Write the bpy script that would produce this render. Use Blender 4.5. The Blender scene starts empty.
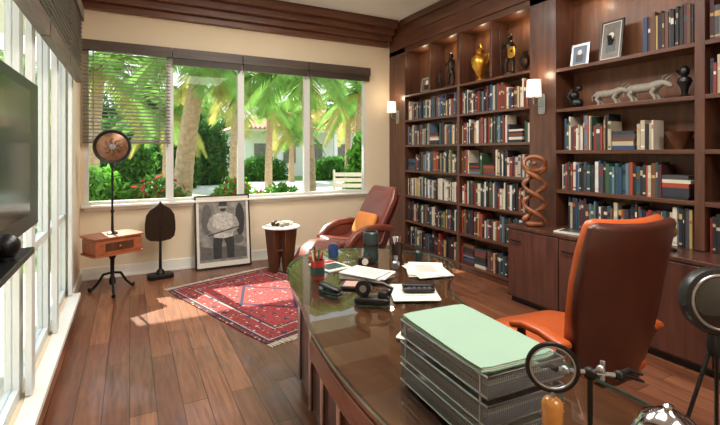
import bpy, bmesh, math, random
from mathutils import Vector, Matrix, Euler
random.seed(7)
R=random
D=bpy.data
scene=bpy.context.scene
pi=math.pi

# ------------------------------------------------------------------ materials
def lin(c):
    o=[]
    for v in c[:3]:
        v=v/255.0
        o.append(v/12.92 if v<=0.04045 else ((v+0.055)/1.055)**2.4)
    return (o[0],o[1],o[2],1.0)
def newmat(name):
    m=D.materials.new(name); m.use_nodes=True
    nt=m.node_tree; b=nt.nodes['Principled BSDF']
    return m,nt,b
def mat(name,col,rough=.5,metal=0,coat=0,var=0,vscale=20,bump=0,bscale=80,emit=0,trans=0,ecol=None,spec=None):
    m,nt,b=newmat(name)
    b.inputs['Base Color'].default_value=lin(col)
    b.inputs['Roughness'].default_value=rough
    b.inputs['Metallic'].default_value=metal
    b.inputs['Coat Weight'].default_value=coat
    b.inputs['Transmission Weight'].default_value=trans
    if spec is not None: b.inputs['Specular IOR Level'].default_value=spec
    if emit:
        b.inputs['Emission Color'].default_value=lin(ecol or col)
        b.inputs['Emission Strength'].default_value=emit
    tc=nt.nodes.new('ShaderNodeTexCoord')
    n=nt.nodes.new('ShaderNodeTexNoise'); n.inputs['Scale'].default_value=vscale; n.inputs['Detail'].default_value=4
    nt.links.new(tc.outputs['Object'],n.inputs['Vector'])
    if var:
        mx=nt.nodes.new('ShaderNodeMix'); mx.data_type='RGBA'
        mx.inputs[6].default_value=lin([max(0,c*(1-var)) for c in col])
        mx.inputs[7].default_value=lin([min(255,c*(1+var)) for c in col])
        nt.links.new(n.outputs['Fac'],mx.inputs[0])
        nt.links.new(mx.outputs[2],b.inputs['Base Color'])
    if bump:
        n2=nt.nodes.new('ShaderNodeTexNoise'); n2.inputs['Scale'].default_value=bscale
        nt.links.new(tc.outputs['Object'],n2.inputs['Vector'])
        bp=nt.nodes.new('ShaderNodeBump'); bp.inputs['Strength'].default_value=bump; bp.inputs['Distance'].default_value=.01
        nt.links.new(n2.outputs['Fac'],bp.inputs['Height']); nt.links.new(bp.outputs['Normal'],b.inputs['Normal'])
    return m
def wood(name,c1,c2,sc=(20,20,1.5),rough=.35,coat=.2):
    m,nt,b=newmat(name)
    tc=nt.nodes.new('ShaderNodeTexCoord'); mp=nt.nodes.new('ShaderNodeMapping')
    mp.inputs['Scale'].default_value=sc
    n=nt.nodes.new('ShaderNodeTexNoise'); n.inputs['Scale'].default_value=1.6; n.inputs['Detail'].default_value=8; n.inputs['Distortion'].default_value=.6
    r=nt.nodes.new('ShaderNodeValToRGB')
    r.color_ramp.elements[0].position=.3; r.color_ramp.elements[0].color=lin(c1)
    r.color_ramp.elements[1].position=.72; r.color_ramp.elements[1].color=lin(c2)
    nt.links.new(tc.outputs['Object'],mp.inputs['Vector']); nt.links.new(mp.outputs[0],n.inputs['Vector'])
    nt.links.new(n.outputs['Fac'],r.inputs[0]); nt.links.new(r.outputs[0],b.inputs['Base Color'])
    b.inputs['Roughness'].default_value=rough; b.inputs['Coat Weight'].default_value=coat; b.inputs['Coat Roughness'].default_value=.15
    return m
def glassmat(name,tint=(235,245,242),scale=1.0,rough=0.0,base=0.0):
    m=D.materials.new(name); m.use_nodes=True; nt=m.node_tree; nt.nodes.clear()
    o=nt.nodes.new('ShaderNodeOutputMaterial'); mx=nt.nodes.new('ShaderNodeMixShader')
    t=nt.nodes.new('ShaderNodeBsdfTransparent'); t.inputs[0].default_value=lin(tint)
    g=nt.nodes.new('ShaderNodeBsdfGlossy'); g.inputs['Roughness'].default_value=rough
    f=nt.nodes.new('ShaderNodeFresnel'); f.inputs[0].default_value=1.45
    ge=nt.nodes.new('ShaderNodeNewGeometry')
    inv=nt.nodes.new('ShaderNodeMath'); inv.operation='SUBTRACT'; inv.inputs[0].default_value=1; nt.links.new(ge.outputs['Backfacing'],inv.inputs[1])
    ma=nt.nodes.new('ShaderNodeMath'); ma.operation='MULTIPLY_ADD'; ma.inputs[1].default_value=scale; ma.inputs[2].default_value=base; nt.links.new(f.outputs[0],ma.inputs[0])
    mb=nt.nodes.new('ShaderNodeMath'); mb.operation='MULTIPLY'; nt.links.new(ma.outputs[0],mb.inputs[0]); nt.links.new(inv.outputs[0],mb.inputs[1])
    nt.links.new(mb.outputs[0],mx.inputs[0])
    nt.links.new(t.outputs[0],mx.inputs[1]); nt.links.new(g.outputs[0],mx.inputs[2]); nt.links.new(mx.outputs[0],o.inputs[0])
    return m
def leafmat(name,col,var=.35):
    m=D.materials.new(name); m.use_nodes=True; nt=m.node_tree; nt.nodes.clear()
    o=nt.nodes.new('ShaderNodeOutputMaterial'); mx=nt.nodes.new('ShaderNodeMixShader'); mx.inputs[0].default_value=.45
    d=nt.nodes.new('ShaderNodeBsdfDiffuse'); t=nt.nodes.new('ShaderNodeBsdfTranslucent')
    tc=nt.nodes.new('ShaderNodeTexCoord'); n=nt.nodes.new('ShaderNodeTexNoise'); n.inputs['Scale'].default_value=3
    c=nt.nodes.new('ShaderNodeMix'); c.data_type='RGBA'
    c.inputs[6].default_value=lin([v*(1-var) for v in col]); c.inputs[7].default_value=lin([min(255,v*(1+var)) for v in col])
    nt.links.new(tc.outputs['Object'],n.inputs['Vector']); nt.links.new(n.outputs['Fac'],c.inputs[0])
    nt.links.new(c.outputs[2],d.inputs[0]); nt.links.new(c.outputs[2],t.inputs[0])
    nt.links.new(d.outputs[0],mx.inputs[1]); nt.links.new(t.outputs[0],mx.inputs[2]); nt.links.new(mx.outputs[0],o.inputs[0])
    return m

mWall=mat('wall_paint',(224,206,176),.8,var=.02,vscale=3)
mTrimW=mat('white_trim',(230,226,214),.45,var=.02)
mFrame=mat('window_frame_paint',(208,208,202),.4,var=.02)
mCeil=mat('ceiling_paint',(228,228,226),.9,var=.02)
mCase=wood('mahogany_case',(68,40,29),(100,61,43),(14,14,1.2),.38,.2)
mCaseH=wood('mahogany_shelf',(72,42,30),(106,65,45),(14,1.2,14),.38,.2)
mBackP=wood('bookcase_back_panel',(86,50,31),(122,75,44),(10,10,1.2),.5,.1)
mCornice=wood('cornice_wood',(84,50,34),(120,75,50),(1.2,12,14),.4,.2)
mCab=wood('cabinet_wood',(64,37,30),(94,56,43),(14,14,1.2),.3,.25)
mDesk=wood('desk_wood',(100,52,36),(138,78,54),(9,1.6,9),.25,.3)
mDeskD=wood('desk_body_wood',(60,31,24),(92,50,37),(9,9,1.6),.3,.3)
mLeg=wood('walnut',(60,34,20),(98,58,34),(9,9,1.5),.35,.2)
mOrangeW=wood('carved_wood',(96,50,26),(156,88,44),(14,14,5),.4,.3)
mBox=wood('box_wood',(140,74,44),(172,98,60),(2,14,14),.4,.3)
mBlind=wood('blind_slat_wood',(58,46,38),(84,68,54),(1.2,10,10),.5,0)
mSlatBacklit=wood('blind_slat_backlit',(92,84,70),(124,114,96),(1.2,10,10),.4,0)  # lowered slats: daylight behind them put into a paler wood colour
mBlindL=wood('blind_slat_wood_side',(74,62,52),(112,96,80),(10,1.2,10),.5,0)
mLeather=mat('tan_leather',(182,84,38),.36,coat=.15,var=.10,vscale=6,bump=.12,bscale=160)
mLeatherShade=mat('shaded_leather_shell',(72,33,23),.38,coat=.1,var=.18,vscale=5,bump=.12,bscale=160)  # same chair leather, its shade put into a darker brown
mLeatherR=mat('red_brown_leather',(112,55,43),.38,coat=.1,var=.14,vscale=6,bump=.1,bscale=150)
mSunPad=mat('sunlit_seat_pad',(206,126,60),.7,var=.1,vscale=12,bump=.1)  # orange that stands in for sun on the lounge seat
mBlack=mat('black_plastic',(18,18,20),.35,var=.1)
mIron=mat('dark_iron',(38,34,32),.45,metal=.7,var=.2,bump=.1)
mBronze=mat('dark_bronze',(52,40,30),.4,metal=.6,var=.3)
mChrome=mat('chrome',(210,210,212),.12,metal=1,var=.02)
mSteel=mat('brushed_steel',(165,166,168),.3,metal=.9,var=.05)
mWire=mat('silver_mesh_wire',(128,130,132),.4,metal=.5,var=.05)
mGold=mat('gold',(205,150,60),.3,metal=.85,var=.15)
mPaper=mat('paper',(218,212,198),.7,var=.03)
mGreenF=mat('mint_folder',(142,172,150),.6,var=.03,vscale=4)
mCard=mat('pink_card',(214,140,122),.6,var=.05)
mShade=mat('lamp_shade_fabric',(250,244,230),.8,emit=.7,ecol=(255,240,215),var=.02)
mDown=mat('downlight_glow',(255,246,228),.5,emit=4,var=.01)
mGlassW=glassmat('window_glass',(250,253,252),scale=.6)
mGlassD=glassmat('desk_glass',(230,238,234),scale=1.0,rough=.01)
mGlassL=glassmat('lens_glass',(236,244,246),scale=1.2,base=.08)
mGlassE=mat('glass_edge_green',(110,150,136),.1,coat=.5,var=.1)
mAmber=mat('amber_handle',(176,116,50),.25,coat=.4,var=.12,vscale=30)
mScreen=mat('tv_screen',(10,12,14),.12,var=.05)
mStone=mat('grey_stone',(134,128,118),.6,var=.2,vscale=30,bump=.2)
mRedP=mat('red_plastic',(170,40,34),.35,var=.05)
mGreenP=mat('green_plastic',(30,110,80),.35,var=.05)
mBlueP=mat('blue_plastic',(40,70,120),.4,var=.05)
mTeal=mat('teal_ceramic',(44,60,58),.3,var=.1)
mWhiteC=mat('white_ceramic',(232,230,224),.25,var=.02)
mDarkGlass=mat('dark_glass_face',(26,28,30),.08,coat=.6,var=.1)

def floor_mat():
    m,nt,b=newmat('plank_floor')
    tc=nt.nodes.new('ShaderNodeTexCoord'); mp=nt.nodes.new('ShaderNodeMapping'); mp.inputs['Rotation'].default_value=(0,0,pi/2)
    br=nt.nodes.new('ShaderNodeTexBrick'); br.inputs['Scale'].default_value=1; br.inputs['Brick Width'].default_value=1.25
    br.inputs['Row Height'].default_value=.15; br.inputs['Mortar Size'].default_value=.0028; br.inputs['Mortar Smooth'].default_value=.1
    br.inputs['Color1'].default_value=lin((142,92,64)); br.inputs['Color2'].default_value=lin((106,63,44)); br.inputs['Mortar'].default_value=lin((46,28,21))
    br.offset=.37; br.inputs['Bias'].default_value=0
    nt.links.new(tc.outputs['Object'],mp.inputs[0]); nt.links.new(mp.outputs[0],br.inputs['Vector'])
    mp2=nt.nodes.new('ShaderNodeMapping'); mp2.inputs['Scale'].default_value=(16,1.3,1)
    nt.links.new(tc.outputs['Object'],mp2.inputs[0])
    n=nt.nodes.new('ShaderNodeTexNoise'); n.inputs['Scale'].default_value=2; n.inputs['Detail'].default_value=8; n.inputs['Distortion'].default_value=.8
    nt.links.new(mp2.outputs[0],n.inputs['Vector'])
    r=nt.nodes.new('ShaderNodeValToRGB'); r.color_ramp.elements[0].position=.3; r.color_ramp.elements[0].color=(.58,.53,.5,1); r.color_ramp.elements[1].position=.7; r.color_ramp.elements[1].color=(1.15,1.13,1.12,1)
    nt.links.new(n.outputs['Fac'],r.inputs[0])
    mx=nt.nodes.new('ShaderNodeMix'); mx.data_type='RGBA'; mx.blend_type='MULTIPLY'; mx.inputs[0].default_value=1
    nt.links.new(br.outputs['Color'],mx.inputs[6]); nt.links.new(r.outputs[0],mx.inputs[7]); nt.links.new(mx.outputs[2],b.inputs['Base Color'])
    b.inputs['Roughness'].default_value=.3; b.inputs['Coat Weight'].default_value=.15
    bp=nt.nodes.new('ShaderNodeBump'); bp.inputs['Strength'].default_value=.25; bp.inputs['Distance'].default_value=.004; bp.invert=True
    nt.links.new(br.outputs['Fac'],bp.inputs['Height']); nt.links.new(bp.outputs[0],b.inputs['Normal'])
    return m
mFloor=floor_mat()

def rug_mat(hx,hy):
    m,nt,b=newmat('persian_rug_weave')
    N=nt.nodes.new; L=nt.links.new
    tc=N('ShaderNodeTexCoord'); sp=N('ShaderNodeSeparateXYZ'); L(tc.outputs['Object'],sp.inputs[0])
    def math1(op,a,bb=None):
        k=N('ShaderNodeMath'); k.operation=op
        for i,v in enumerate((a,bb)):
            if v is None: continue
            if isinstance(v,(int,float)): k.inputs[i].default_value=v
            else: L(v,k.inputs[i])
        return k.outputs[0]
    ax=math1('ABSOLUTE',sp.outputs[0]); ay=math1('ABSOLUTE',sp.outputs[1])
    dx=math1('SUBTRACT',hx,ax); dy=math1('SUBTRACT',hy,ay); d=math1('MINIMUM',dx,dy)
    cb=N('ShaderNodeCombineXYZ'); L(ax,cb.inputs[0]); L(ay,cb.inputs[1])
    base=N('ShaderNodeValToRGB'); cr=base.color_ramp; cr.interpolation='CONSTANT'
    stops=[(0,(104,40,38)),(.03,(40,38,58)),(.055,(184,148,130)),(.07,(132,44,42)),(.22,(186,148,128)),(.235,(42,40,60)),(.26,(138,46,44)),(.30,(146,50,48))]
    cr.elements[0].position=0; cr.elements[0].color=lin(stops[0][1]); cr.elements[1].position=.03; cr.elements[1].color=lin(stops[1][1])
    for p,c in stops[2:]:
        e=cr.elements.new(p); e.color=lin(c)
    L(d,base.inputs[0])
    cur=base.outputs[0]
    for sc,th,colr,rnd in ((9,.33,(38,38,62),.35),(15,.30,(196,154,138),.45),(23,.26,(84,34,40),.6),(34,.18,(124,130,146),.9)):
        v=N('ShaderNodeTexVoronoi'); v.inputs['Scale'].default_value=sc; v.inputs['Randomness'].default_value=rnd; v.distance='MANHATTAN' if sc<20 else 'EUCLIDEAN'
        L(cb.outputs[0],v.inputs['Vector'])
        f=math1('LESS_THAN',v.outputs['Distance'],th)
        mx=N('ShaderNodeMix'); mx.data_type='RGBA'; L(f,mx.inputs[0]); L(cur,mx.inputs[6]); mx.inputs[7].default_value=lin(colr); cur=mx.outputs[2]
    s=math1('ADD',math1('MULTIPLY',ax,1.5),ay)
    ring=math1('LESS_THAN',math1('ABSOLUTE',math1('SUBTRACT',s,.5)),.03)
    mx=N('ShaderNodeMix'); mx.data_type='RGBA'; L(ring,mx.inputs[0]); L(cur,mx.inputs[6]); mx.inputs[7].default_value=lin((34,32,58)); cur=mx.outputs[2]
    L(cur,b.inputs['Base Color']); b.inputs['Roughness'].default_value=.95
    n=N('ShaderNodeTexNoise'); n.inputs['Scale'].default_value=250; bp=N('ShaderNodeBump'); bp.inputs['Strength'].default_value=.3; bp.inputs['Distance'].default_value=.005
    L(tc.outputs['Object'],n.inputs['Vector']); L(n.outputs['Fac'],bp.inputs['Height']); L(bp.outputs[0],b.inputs['Normal'])
    return m

# ------------------------------------------------------------------ mesh builder
def _unit(cuts):
    bm=bmesh.new(); bmesh.ops.create_cube(bm,size=2)
    bmesh.ops.subdivide_edges(bm,edges=bm.edges[:],cuts=cuts,use_grid_fill=True)
    bm.verts.ensure_lookup_table()
    vs=[v.co.copy() for v in bm.verts]; fs=[[v.index for v in f.verts] for f in bm.faces]; bm.free()
    return vs,fs
UNIT=_unit(6)
I4=Matrix.Identity(4)
def T(x,y,z): return Matrix.Translation((x,y,z))
def RX(a): return Matrix.Rotation(a,4,'X')
def RY(a): return Matrix.Rotation(a,4,'Y')
def RZ(a): return Matrix.Rotation(a,4,'Z')
class MB:
    def __init__(s): s.v=[]; s.f=[]; s.m=[]; s.mats=[]
    def mi(s,m):
        if m not in s.mats: s.mats.append(m)
        return s.mats.index(m)
    def add(s,vs,fs,m,M=I4):
        o=len(s.v); k=s.mi(m)
        for v in vs: s.v.append(tuple(M@Vector(v)))
        for f in fs: s.f.append([i+o for i in f]); s.m.append(k)
    def box(s,c,sz,m,M=I4):
        x,y,z=c; a,b,d=sz[0]/2,sz[1]/2,sz[2]/2
        vs=[(x-a,y-b,z-d),(x+a,y-b,z-d),(x+a,y+b,z-d),(x-a,y+b,z-d),(x-a,y-b,z+d),(x+a,y-b,z+d),(x+a,y+b,z+d),(x-a,y+b,z+d)]
        s.add(vs,[(0,3,2,1),(4,5,6,7),(0,1,5,4),(1,2,6,5),(2,3,7,6),(3,0,4,7)],m,M)
    def bb(s,x0,x1,y0,y1,z0,z1,m,M=I4): s.box(((x0+x1)/2,(y0+y1)/2,(z0+z1)/2),(x1-x0,y1-y0,z1-z0),m,M)
    def rbox(s,c,sz,m,n=5,M=I4):
        vs,fs=UNIT; o=[]
        for v in vs:
            k=(abs(v.x)**n+abs(v.y)**n+abs(v.z)**n)**(1/n)
            o.append((v.x/k*sz[0]/2+c[0],v.y/k*sz[1]/2+c[1],v.z/k*sz[2]/2+c[2]))
        s.add(o,fs,m,M)
    def sphere(s,c,r,m,M=I4,sc=(1,1,1)): s.rbox(c,(2*r*sc[0],2*r*sc[1],2*r*sc[2]),m,2,M)
    def lathe(s,prof,m,M=I4,seg=24):
        vs=[];fs=[]
        for r,z in prof:
            for j in range(seg):
                a=2*pi*j/seg; vs.append((max(r,1e-4)*math.cos(a),max(r,1e-4)*math.sin(a),z))
        for i in range(len(prof)-1):
            for j in range(seg):
                k=(j+1)%seg; fs.append((i*seg+j,i*seg+k,(i+1)*seg+k,(i+1)*seg+j))
        fs.append(tuple(range(seg))[::-1]); fs.append(tuple((len(prof)-1)*seg+j for j in range(seg)))
        s.add(vs,fs,m,M)
    def cyl(s,p0,p1,r,m,seg=12,M=I4): s.tube([p0,p1],r,m,seg,M)
    def tube(s,pts,r,m,seg=8,M=I4,closed=False):
        pts=[Vector(p) for p in pts]; n=len(pts)
        rs=r if isinstance(r,(list,tuple)) else [r]*n
        vs=[];fs=[]; u=None
        for i in range(n):
            if closed: t=(pts[(i+1)%n]-pts[i-1]).normalized()
            else: t=(pts[min(i+1,n-1)]-pts[max(i-1,0)]).normalized()
            if u is None:
                u=t.orthogonal().normalized()
            else:
                u=(u-t*u.dot(t)); u=u.normalized() if u.length>1e-6 else t.orthogonal().normalized()
            w=t.cross(u)
            for j in range(seg):
                a=2*pi*j/seg; vs.append(tuple(pts[i]+(u*math.cos(a)+w*math.sin(a))*rs[i]))
        for i in range(n if closed else n-1):
            for j in range(seg):
                k=(j+1)%seg; q=(i+1)%n; fs.append((i*seg+j,i*seg+k,q*seg+k,q*seg+j))
        if not closed:
            fs.append(tuple(range(seg))[::-1]); fs.append(tuple((n-1)*seg+j for j in range(seg)))
        s.add(vs,fs,m,M)
    def prism(s,poly,z0,z1,m,M=I4):
        n=len(poly); vs=[(x,y,z0) for x,y in poly]+[(x,y,z1) for x,y in poly]
        fs=[tuple(range(n))[::-1],tuple(range(n,2*n))]+[(i,(i+1)%n,n+(i+1)%n,n+i) for i in range(n)]
        s.add(vs,fs,m,M)
    def rim(s,poly,z0,z1,m):
        n=len(poly); vs=[(x,y,z0) for x,y in poly]+[(x,y,z1) for x,y in poly]
        s.add(vs,[(i,(i+1)%n,n+(i+1)%n,n+i) for i in range(n)],m)
    def pad(s,path,ws,ts,m,curl=0,n=3.2,seg=28,x0=0,M=I4):
        P=[Vector((0,p[0],p[1])) for p in path]; N=len(P)
        rings=[]
        for i in range(N):
            t=(P[min(i+1,N-1)]-P[max(i-1,0)]).normalized(); nr=Vector((0,-t.z,t.y))
            w=ws[i] if isinstance(ws,(list,tuple)) else ws; th=ts[i] if isinstance(ts,(list,tuple)) else ts
            rings.append((P[i],t,nr,w,th))
        full=[]
        p,t,nr,w,th=rings[0]; full+=[(p-t*th*.42,nr,w*.86,th*.35),(p-t*th*.28,nr,w*.95,th*.78)]
        for p,t,nr,w,th in rings: full.append((p,nr,w,th))
        p,t,nr,w,th=rings[-1]; full+=[(p+t*th*.28,nr,w*.95,th*.78),(p+t*th*.42,nr,w*.86,th*.35)]
        vs=[];fs=[]
        for p,nr,w,th in full:
            for j in range(seg):
                a=2*pi*j/seg; ca,sa=math.cos(a),math.sin(a); e=2/n
                u=math.copysign(abs(ca)**e,ca)*w/2; v=math.copysign(abs(sa)**e,sa)*th/2
                q=p+nr*(v+curl*(2*u/w)**2); vs.append((x0+u,q.y,q.z))
        for i in range(len(full)-1):
            for j in range(seg):
                k=(j+1)%seg; fs.append((i*seg+j,i*seg+k,(i+1)*seg+k,(i+1)*seg+j))
        fs.append(tuple(range(seg))[::-1]); fs.append(tuple((len(full)-1)*seg+j for j in range(seg)))
        s.add(vs,fs,m,M)
    def done(s,name,loc=(0,0,0),rz=0,bevel=0,ang=38):
        me=D.meshes.new(name); me.from_pydata(s.v,[],s.f); me.update()
        for m in s.mats: me.materials.append(m)
        me.polygons.foreach_set('material_index',s.m)
        bm=bmesh.new(); bm.from_mesh(me); bmesh.ops.recalc_face_normals(bm,faces=bm.faces[:]); bm.to_mesh(me); bm.free()
        me.polygons.foreach_set('use_smooth',[True]*len(me.polygons))
        try: me.set_sharp_from_angle(angle=math.radians(ang))
        except Exception: pass
        o=D.objects.new(name,me); scene.collection.objects.link(o)
        o.location=loc; o.rotation_euler=(0,0,rz)
        if bevel:
            b=o.modifiers.new('bevel','BEVEL'); b.width=bevel; b.segments=2; b.limit_method='ANGLE'
        return o

XL,YB,XR=-.54,6.39,4.30
YS=-2.4; ZC=3.76
# ------------------------------------------------------------------ room shell
m=MB(); m.bb(XL,XR,YS,YB,-.1,0,mFloor); m.done('floor')
m=MB(); m.bb(XL,XR,YS,YB,ZC,ZC+.1,mCeil); m.done('ceiling')
m=MB()
m.bb(XL-.15,XR+.15,YB,YB+.15,-.1,.93,mWall); m.bb(XL-.15,XR+.15,YB,YB+.15,2.97,ZC,mWall)
m.bb(3.50,XR+.15,YB,YB+.15,.93,2.97,mWall); m.bb(XL-.15,-.50,YB,YB+.15,.93,2.97,mWall)
m.done('wall_back')
m=MB()
m.bb(XL-.15,XL,YS,2.2,-.1,ZC,mWall); m.bb(XL-.15,XL,5.25,YB,-.1,ZC,mWall)
m.bb(XL-.15,XL,2.2,5.25,-.1,.16,mWall); m.bb(XL-.15,XL,2.2,5.25,2.98,ZC,mWall)
m.done('wall_left')
m=MB(); m.bb(XR,XR+.15,YS,YB,-.1,ZC,mWall); m.done('wall_right')
m=MB(); m.bb(XL-.15,XR+.15,YS-.15,YS,-.1,ZC,mWall); m.done('wall_front')
m=MB(); m.bb(XL,3.94,YB-.02,YB,0,.15,mTrimW); m.bb(XL,3.94,YB-.028,YB,0,.03,mTrimW); m.done('baseboard_back',bevel=.003)
m=MB(); m.bb(XL,XL+.02,YS,YB-.03,0,.13,mTrimW); m.bb(XL,XL+.10,2.2,5.25,.13,.17,mTrimW); m.done('baseboard_left',bevel=.003)
def frame(m,x0,x1,z0,z1,y,w=.045,d=.07):
    m.bb(x0,x1,y-d/2,y+d/2,z0,z0+w,mFrame); m.bb(x0,x1,y-d/2,y+d/2,z1-w,z1,mFrame)
    m.bb(x0,x0+w,y-d/2,y+d/2,z0+w,z1-w,mFrame); m.bb(x1-w,x1,y-d/2,y+d/2,z0+w,z1-w,mFrame)
edges=[-.5,.48,1.43,2.45,3.5]
for i in range(4):
    m=MB(); frame(m,edges[i],edges[i+1],.93,2.97,YB+.04,.045)
    m.bb(edges[i]+.045,edges[i+1]-.045,YB+.036,YB+.044,.975,2.925,mGlassW)
    m.done('window_%d'%(i+1))
m=MB(); m.bb(-.53,3.53,YB-.09,YB-.001,.905,.935,mTrimW); m.bb(-.5,3.5,YB-.03,YB-.001,.86,.905,mTrimW); m.done('trim_window_sill',bevel=.004)
ye=[2.2,3.2,4.2,5.25]
for i in range(3):
    m=MB(); y0,y1=ye[i],ye[i+1]; x=XL-.06; w=.055
    m.bb(x-.035,x+.035,y0,y1,.16,.23,mFrame); m.bb(x-.035,x+.035,y0,y1,2.9,2.98,mFrame)
    m.bb(x-.035,x+.035,y0,y0+w,.23,2.9,mFrame); m.bb(x-.035,x+.035,y1-w,y1,.23,2.9,mFrame)
    m.bb(x-.03,x+.03,y0+w,y1-w,.93,.98,mFrame)
    m.bb(x-.004,x+.004,y0+w,y1-w,.23,2.9,mGlassW)
    m.done('window_%d'%(i+5))
m=MB()
for y in (2.25,3.2,4.2,5.2):
    m.bb(XL+.001,XL+.035,y-.05,y+.05,.175,2.97,mFrame)
m.done('trim_left_mullions',bevel=.003)
m=MB()
y=YB
for p,z0,z1 in ((.08,3.38,3.46),(.17,3.46,3.55),(.27,3.55,3.64),(.38,3.64,ZC)):
    m.bb(XL,3.90,y-p,y,z0,z1,mCornice)
m.done('trim_cornice_back',bevel=.005)
m=MB()
for p,z0,z1 in ((.08,3.38,3.46),(.17,3.46,3.55),(.27,3.55,3.64),(.38,3.64,ZC)):
    m.bb(XL,XL+p,YS,YB-.4,z0,z1,mCornice)
m.done('trim_cornice_left',bevel=.005)

# ------------------------------------------------------------------ bookcase
FX=3.95
m=MB()
m.bb(4.24,4.295,YS+.05,YB-.01,0,ZC-.01,mBackP)
m.bb(FX,4.24,5.90,YB-.01,0,3.3,mCase)
m.bb(FX,4.24,3.07,3.41,0,3.3,mCase)
for yy in (4.61,): m.bb(FX,4.24,yy-.025,yy+.025,.0,3.22,mCase)
for yy in (5.26,4.01): m.bb(FX+.005,4.24,yy-.018,yy+.018,2.53,3.22,mCase)
SH=[.1,.503,.906,1.31,1.712,2.115,2.52]
for z in SH: m.bb(FX+.003,4.24,3.41,5.9,z-.032,z,mCaseH)
m.bb(FX+.02,4.24,3.41,5.9,0,.07,mCase)
for yy in (1.77,.46,-.85): m.bb(FX,4.24,yy-.035,yy+.035,.825,3.3,mCase)
NS=[1.21,1.62,2.05,2.47]
for z in NS: m.bb(FX+.003,4.24,-2,3.07,z-.036,z,mCaseH)
m.bb(FX,4.24,YS+.05,YB-.01,3.22,ZC-.01,mCaseH)
m.bb(FX-.03,FX,YS+.05,YB-.41,3.30,3.36,mCaseH)
m.bb(FX-.02,FX,YS+.05,YB-.41,3.50,3.56,mCaseH)
m.bb(FX-.05,FX,YS+.05,YB-.41,3.66,ZC-.01,mCaseH)
m.done('bookcase',bevel=.003)
m=MB()
m.bb(3.62,3.945,YS+.1,3.41,.06,.79,mCab); m.bb(3.66,3.945,YS+.1,3.40,.0,.06,mBlack)
m.bb(3.59,4.235,YS+.1,3.06,.79,.82,mCab); m.bb(3.59,3.945,3.06,3.43,.79,.82,mCab)
y=3.39
while y>-1.8:
    y2=y-.62
    m.bb(3.598,3.62,y2+.006,y-.006,.08,.775,mCab)
    m.bb(3.575,3.598,y-.05-.12,y-.05-.11,.66,.675,mIron); m.bb(3.575,3.598,y-.06,y-.05,.66,.675,mIron)
    m.bb(3.570,3.58,y-.05-.12,y-.05,.66,.675,mIron)
    y=y2
m.done('base_cabinet',bevel=.003)

# ------------------------------------------------------------------ books
pal=[mat('book_%d'%i,c,.55,var=.08,vscale=9) for i,c in enumerate([(30,30,34),(46,46,56),(200,192,174),(172,160,136),(126,42,36),(42,66,96),(38,74,78),(98,66,44),(66,66,70),(152,66,42),(176,146,90),(90,112,128),(208,206,198),(74,36,38),(52,84,58)])]
wt=[16,10,6,6,8,7,6,8,6,5,5,4,3,7,6]
wWhite=[3,2,13,11,2,2,2,3,3,2,3,4,12,2,2]
wBlue=[12,9,6,5,5,13,10,5,6,3,3,8,3,5,4]
def book_row(m,y0,y1,z,hmin,hmax,fx=3.985,w=None):
    y=y1
    w=w or wt
    hb=R.uniform(hmin,hmax)
    while y>y0+.014:
        t=R.uniform(.013,.038)
        if y-t<y0: t=y-y0
        if R.random()<.012: y-=R.uniform(.01,.025); continue
        if R.random()<.35: hb=R.uniform(hmin,hmax)
        h=min(hmax,max(hmin,hb+R.uniform(-.02,.02))); d=R.uniform(.15,.2); f=fx+R.uniform(0,.02)
        col=R.choices(pal,w)[0]
        if R.random()<.014 and y-.22>y0:
            zz=z
            for _ in range(R.randint(5,8)):
                th=R.uniform(.02,.04); c=R.choices(pal,w)[0]
                if zz+th>z+hmax: break
                m.bb(f,f+d,y-R.uniform(.19,.215),y,zz,zz+th,c); zz+=th
            y-=.225; continue
        m.bb(f,f+d,y-t+.0012,y,z,z+h,col)
        if R.random()<.75 and t>.008:
            c2=R.choices(pal,[2,1,8,6,3,1,1,1,1,3,7,1,6,1,1])[0]
            b0=R.uniform(.55,.75)*h; m.bb(f-.0008,f,y-t+.003,y-.002,z+b0,z+b0+R.uniform(.015,.05),c2)
            if R.random()<.5: m.bb(f-.0008,f,y-t+.004,y-.003,z+.02,z+.035,c2)
        y-=t
m=MB()
for i,z in enumerate(SH[:-1]):
    book_row(m,4.64,5.88,z+.001,.22,.32,w=wWhite if i==2 else None)
    book_row(m,3.43,4.58,z+.001,.22,.33)
m.done('shelf_books')
m=MB()
book_row(m,1.83,3.03,NS[0]+.001,.25,.32,w=wBlue)
book_row(m,2.13,3.0,NS[1]+.001-.0,.22,.34,w=[12,5,9,9,6,4,1,7,3,5,6,2,4,4,2])
book_row(m,1.83,2.96,.822,.25,.32,w=wBlue)
m.done('shelf_books')
m=MB()
book_row(m,1.83,2.22,NS[3]+.001,.30,.34,w=[20,3,0,0,1,1,0,10,6,0,1,0,0,6,0])
book_row(m,.5,1.6,NS[0]+.001,.22,.31); book_row(m,.5,1.3,NS[1]+.001,.22,.31); book_row(m,.5,1.72,.822,.22,.31); book_row(m,.5,1.72,NS[3]+.001,.22,.33); book_row(m,.5,1.72,NS[2]+.001,.22,.33)
m.done('shelf_books')

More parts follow.
